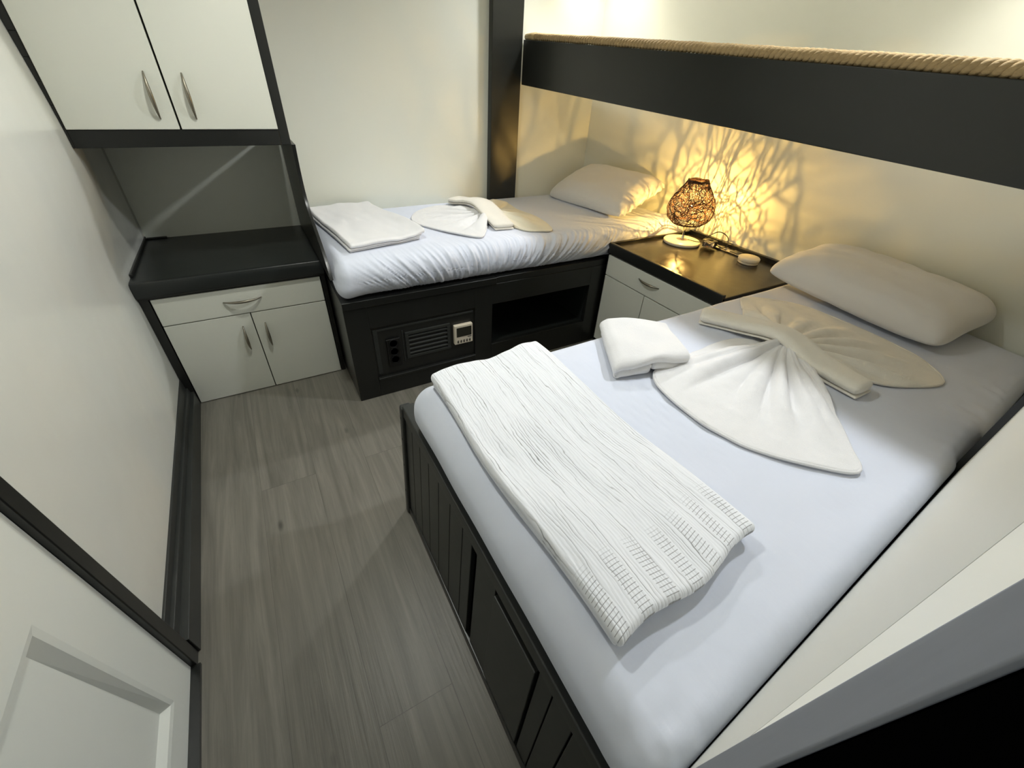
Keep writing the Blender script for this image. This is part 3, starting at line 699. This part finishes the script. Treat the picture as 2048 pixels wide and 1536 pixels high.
# small folded towel
def twav(u, v): return .014*math.sin(u*math.pi)*(.5+v*.5)*.8+.009*fbm(u*2.6, v*2.6, 4)-.012*smoothstep(.12, 0, u)-.006*smoothstep(.1, 0, v)*(.5+.5*math.sin(u*9))
quadcloth('towel', TERRY, [(.775, .705), (1.03, .645), (1.115, .83), (.925, .955)],
          [(.654, .681, .03, .50, -.005, .96, (.06, .06, .013)), (.654, .679, .49, .97, .0, .97, (.06, .07, .012)), (.679, .706, 0, 1, 0, 1, (.045, .05, .0125))],
          twav, 'small thick white hand towel folded beside the fanned towel on the large bed', 'towel', (30, 30))
# folded white sheet on the single bed
def swav(u, v): return .010*fbm(u*2.6, v*3, 8)+.004*fbm(u*7, v*6, 3)+.012*smoothstep(.8, 1, u)*smoothstep(.75, .2, v)+.003*math.sin(u*6)
def sbow(u, v): return (.02*math.sin(v*7)*(1 if u > .5 else .4), .0)
quadcloth('folded_towel', TERRY, [(.300, 1.885), (.675, 1.965), (.57, 2.63), (.228, 2.575)],
          [(.699, .709, .012, .93, .02, .98, (.01, .02, .005)), (.708, .717, .0, .95, .01, .985, (.01, .02, .005)), (.716, .738, .015, 1, 0, 1, (.03, .03, .011))],
          swav, 'flat folded white towel at the foot end of the single bed', 'towel', (50, 70), bow_=sbow)

def fan(mb, knot, outline, base, ridges, edge, seed, smooth_n=8, ns_=60):
    """pleated cloth fan spread from a knot; ridges: (tip x, tip y, height, width, reach, bend) tubes of cloth running out from it"""
    pts = crom([(x, y, 0) for x, y in outline], smooth_n); n = len(pts); top = []
    def height(x, y, s, t):
        h = 0; dx, dy = x-knot[0], y-knot[1]; r = math.hypot(dx, dy)
        for tx, ty, A, w_, reach, bend in ridges:
            ex, ey = tx-knot[0], ty-knot[1]; L_ = math.hypot(ex, ey); ex /= L_; ey /= L_
            al = dx*ex+dy*ey; pe = -dx*ey+dy*ex
            if al <= 0: continue
            q = al/L_; pe += bend*math.sin(math.pi*min(q, 1))
            ww = w_*(.35+.9*q); g = max(0, 1-(pe/ww)**2)
            prof = math.sqrt(g)*.75+g*g*.25 if g > 0 else math.exp(-8)
            env = min(1, q/.12)**.6*(1-smoothstep(reach*.55, reach*1.05, q))
            A_ = A*1.15; h = max(h, A_*prof*env)+.22*min(h, A_*prof*env)
        return edge+h+.012*max(0, 1-s*4)+.0022*fbm(x*16, y*16, seed)+.0016*fbm(x*40, y*40, seed)
    for j, q in enumerate(pts):
        t = j/(n-1); row = []
        for i in range(ns_+1):
            s = i/ns_; x = lerp(knot[0], q.x, s); y = lerp(knot[1], q.y, s)
            h = height(x, y, s, t); endf = min(1, t*16+.25, (1-t)*16+.25)
            row.append((x, y, base+max(.003, h*endf)))
        top.append(row)
    k = len(mb.v); m = ns_+1
    for row in top: mb.v += [Vector(p) for p in row]
    for row in top: mb.v += [Vector((p[0], p[1], base)) for p in row]
    o = n*m
    area = sum(pts[i].x*pts[(i+1) % n].y-pts[(i+1) % n].x*pts[i].y for i in range(n))
    F = []
    for j in range(n-1):
        for i in range(ns_):
            a, b, c, d = k+j*m+i, k+j*m+i+1, k+(j+1)*m+i+1, k+(j+1)*m+i
            F.append((a, b, c, d)); F.append((a+o, d+o, c+o, b+o))
        a, d = k+j*m+ns_, k+(j+1)*m+ns_
        F.append((a, a+o, d+o, d))
    for i in range(ns_):
        a, b = k+i, k+i+1; F.append((a, a+o, b+o, b))
        a, b = k+(n-1)*m+i, k+(n-1)*m+i+1; F.append((a, b, b+o, a+o))
    if area < 0: F = [f[::-1] for f in F]
    mb.f += F
    return pts
def hem(mb, pts, z, r, sink=0):
    mb.tube([(p.x, p.y, z) for p in pts[::2]], r, 6)
def strap(name, m, parent, path, wid, thick, zf, bulge=.0):
    """flat rolled band following a path; zf(t) gives its resting height"""
    pts = crom([(x, y, 0) for x, y in path], 12); L = [0]
    for a, b in zip(pts, pts[1:]): L.append(L[-1]+(b-a).length)
    tot = L[-1]
    def at(t):
        d = min(max(t, 0), 1)*tot
        for i in range(len(pts)-1):
            if d <= L[i+1]+1e-9:
                f = (d-L[i])/(L[i+1]-L[i]); return pts[i].lerp(pts[i+1], f), (pts[i+1]-pts[i]).normalized()
        return pts[-1], (pts[-1]-pts[-2]).normalized()
    def warp(p, nn, uv):
        t = p[0]; c, d = at(t); nrm = Vector((-d.y, d.x, 0))
        wv = 1+bulge*math.sin(t*math.pi)+.12*fbm(t*3, 3)
        q = c+nrm*p[1]*wv+d*(.0)
        return (q.x, q.y, zf(t)+p[2]+.003*fbm(t*8, p[1]*20)*max(0, nn.z))
    mb = MB(); mb.rbox((0, -wid/2, 0), (1, wid/2, thick), (.03, wid*.32, thick*.46), (50, 10, 2), warp, 5)
    # second fold line underneath
    def warp2(p, nn, uv):
        q = warp((p[0], p[1], 0), nn, uv); return (q[0], q[1], q[2]+p[2]-.004)
    mb.rbox((.004, -wid*.46, 0), (1.006, wid*.46, .008), (.01, .008, .0035), (50, 4, 1), lambda p, nn, uv: (lambda q: (q[0], q[1], zf(min(p[0], 1))+p[2]-.006))(warp(p, nn, uv)), 3)
    return mb.build(name, m, parent, smooth=True)
# big fanned towel
BZ = .654
bt = empty('fanned_towel', (1.42, .58, BZ), 'large white towel folded as two pleated fans and a rolled band on the large bed', 'towel')
K = (1.418, .585)
F1 = [(1.40, .66), (1.30, .705), (1.128, .700), (.96, .690), (.888, .646), (.862, .565), (.856, .456), (.868, .387), (.890, .325), (.953, .243), (1.049, .160), (1.123, .215), (1.20, .285), (1.29, .378), (1.36, .46), (1.40, .52)]
F2 = [(1.425, .50), (1.44, .44), (1.475, .37), (1.545, .29), (1.70, .232), (1.80, .325), (1.832, .443), (1.842, .583), (1.832, .737), (1.772, .835), (1.70, .895), (1.65, .91), (1.56, .84), (1.47, .76), (1.425, .68)]
mb = MB(); p = fan(mb, K, F1, BZ, [(.90, .665, .020, .030, 1.0, .015), (1.06, .690, .022, .034, .9, -.01), (.885, .60, .024, .030, 1.0, .012), (.86, .50, .012, .030, .75, .0),
    (.88, .36, .018, .034, .85, .02), (.94, .26, .022, .030, .9, .015), (1.02, .19, .022, .028, .92, .012), (1.10, .21, .024, .027, .92, .006), (1.19, .27, .024, .026, .95, -.008), (1.28, .36, .02, .026, 1.0, -.02)], .009, 1, 12); hem(mb, p[36:150], BZ+.006, .0042)
mb.build('front_fan', TERRY, bt, smooth=True)
mb = MB(); p = fan(mb, K, F2, BZ, [(1.56, .86, .024, .034, 1.0, .02), (1.66, .91, .018, .030, .9, -.01), (1.75, .83, .020, .034, .85, -.02), (1.84, .68, .016, .034, .8, -.02), (1.85, .52, .018, .032, .9, -.03),
    (1.83, .38, .022, .030, .9, -.03), (1.76, .28, .024, .028, .95, -.02), (1.62, .25, .022, .028, 1.0, -.01), (1.50, .33, .022, .03, 1.0, .0)], .008, 6, 12); hem(mb, p[15:144], BZ+.0055, .004)
mb.build('rear_fan', TERRYC, bt, smooth=True)
strap('band', TERRYC, bt, [(1.335, .862), (1.40, .755), (1.425, .60), (1.40, .46), (1.395, .315)], .092, .036, lambda t: BZ+.004+.026*math.exp(-((t-.5)/.2)**2)+.003, .12)
# fanned towel on the single bed
SZ2 = .6995
st = empty('fanned_towel', (1.1, 2.25, SZ2), 'smaller white towel folded like a bow with a cream right wing on the single bed', 'towel')
K2 = (1.105, 2.20)
G1 = [(1.09, 2.30), (1.02, 2.46), (.93, 2.50), (.80, 2.43), (.725, 2.32), (.710, 2.21), (.775, 2.075), (.845, 1.975), (.925, 1.885), (.985, 1.95), (1.04, 2.04), (1.09, 2.12)]
G2 = [(1.13, 2.10), (1.16, 2.0), (1.20, 1.90), (1.27, 1.865), (1.335, 1.86), (1.375, 1.99), (1.385, 2.12), (1.36, 2.27), (1.375, 2.42), (1.33, 2.50), (1.25, 2.46), (1.16, 2.34)]
mb = MB(); p = fan(mb, K2, G1, SZ2, [(.99, 2.46, .022, .036, 1.0, .0), (.88, 2.47, .02, .034, .9, .01), (.77, 2.39, .02, .034, .9, .01), (.71, 2.26, .016, .03, .85, .0), (.78, 2.07, .018, .034, .9, -.01), (.90, 1.93, .030, .055, .95, -.02), (.98, 1.95, .024, .04, 1.0, .0)], .009, 12, 12); hem(mb, p[15:120], SZ2+.006, .004)
mb.build('left_wing', TERRY, st, smooth=True)
mb = MB(); p = fan(mb, K2, G2, SZ2, [(1.34, 2.48, .034, .06, 1.1, .0), (1.37, 2.27, .022, .045, .9, .02), (1.38, 2.05, .03, .05, .95, .02), (1.31, 1.90, .026, .05, 1.0, -.01), (1.20, 1.93, .022, .04, 1.0, .0)], .009, 17, 12); hem(mb, p[15:120], SZ2+.006, .004)
mb.build('right_wing', TERRYB, st, smooth=True, label='cream right wing')
strap('band', TERRYC, st, [(1.075, 2.56), (1.105, 2.42), (1.12, 2.25), (1.115, 2.08), (1.10, 1.955)], .115, .026, lambda t: SZ2+.008+.044*math.exp(-((t-.46)/.30)**2), .1)
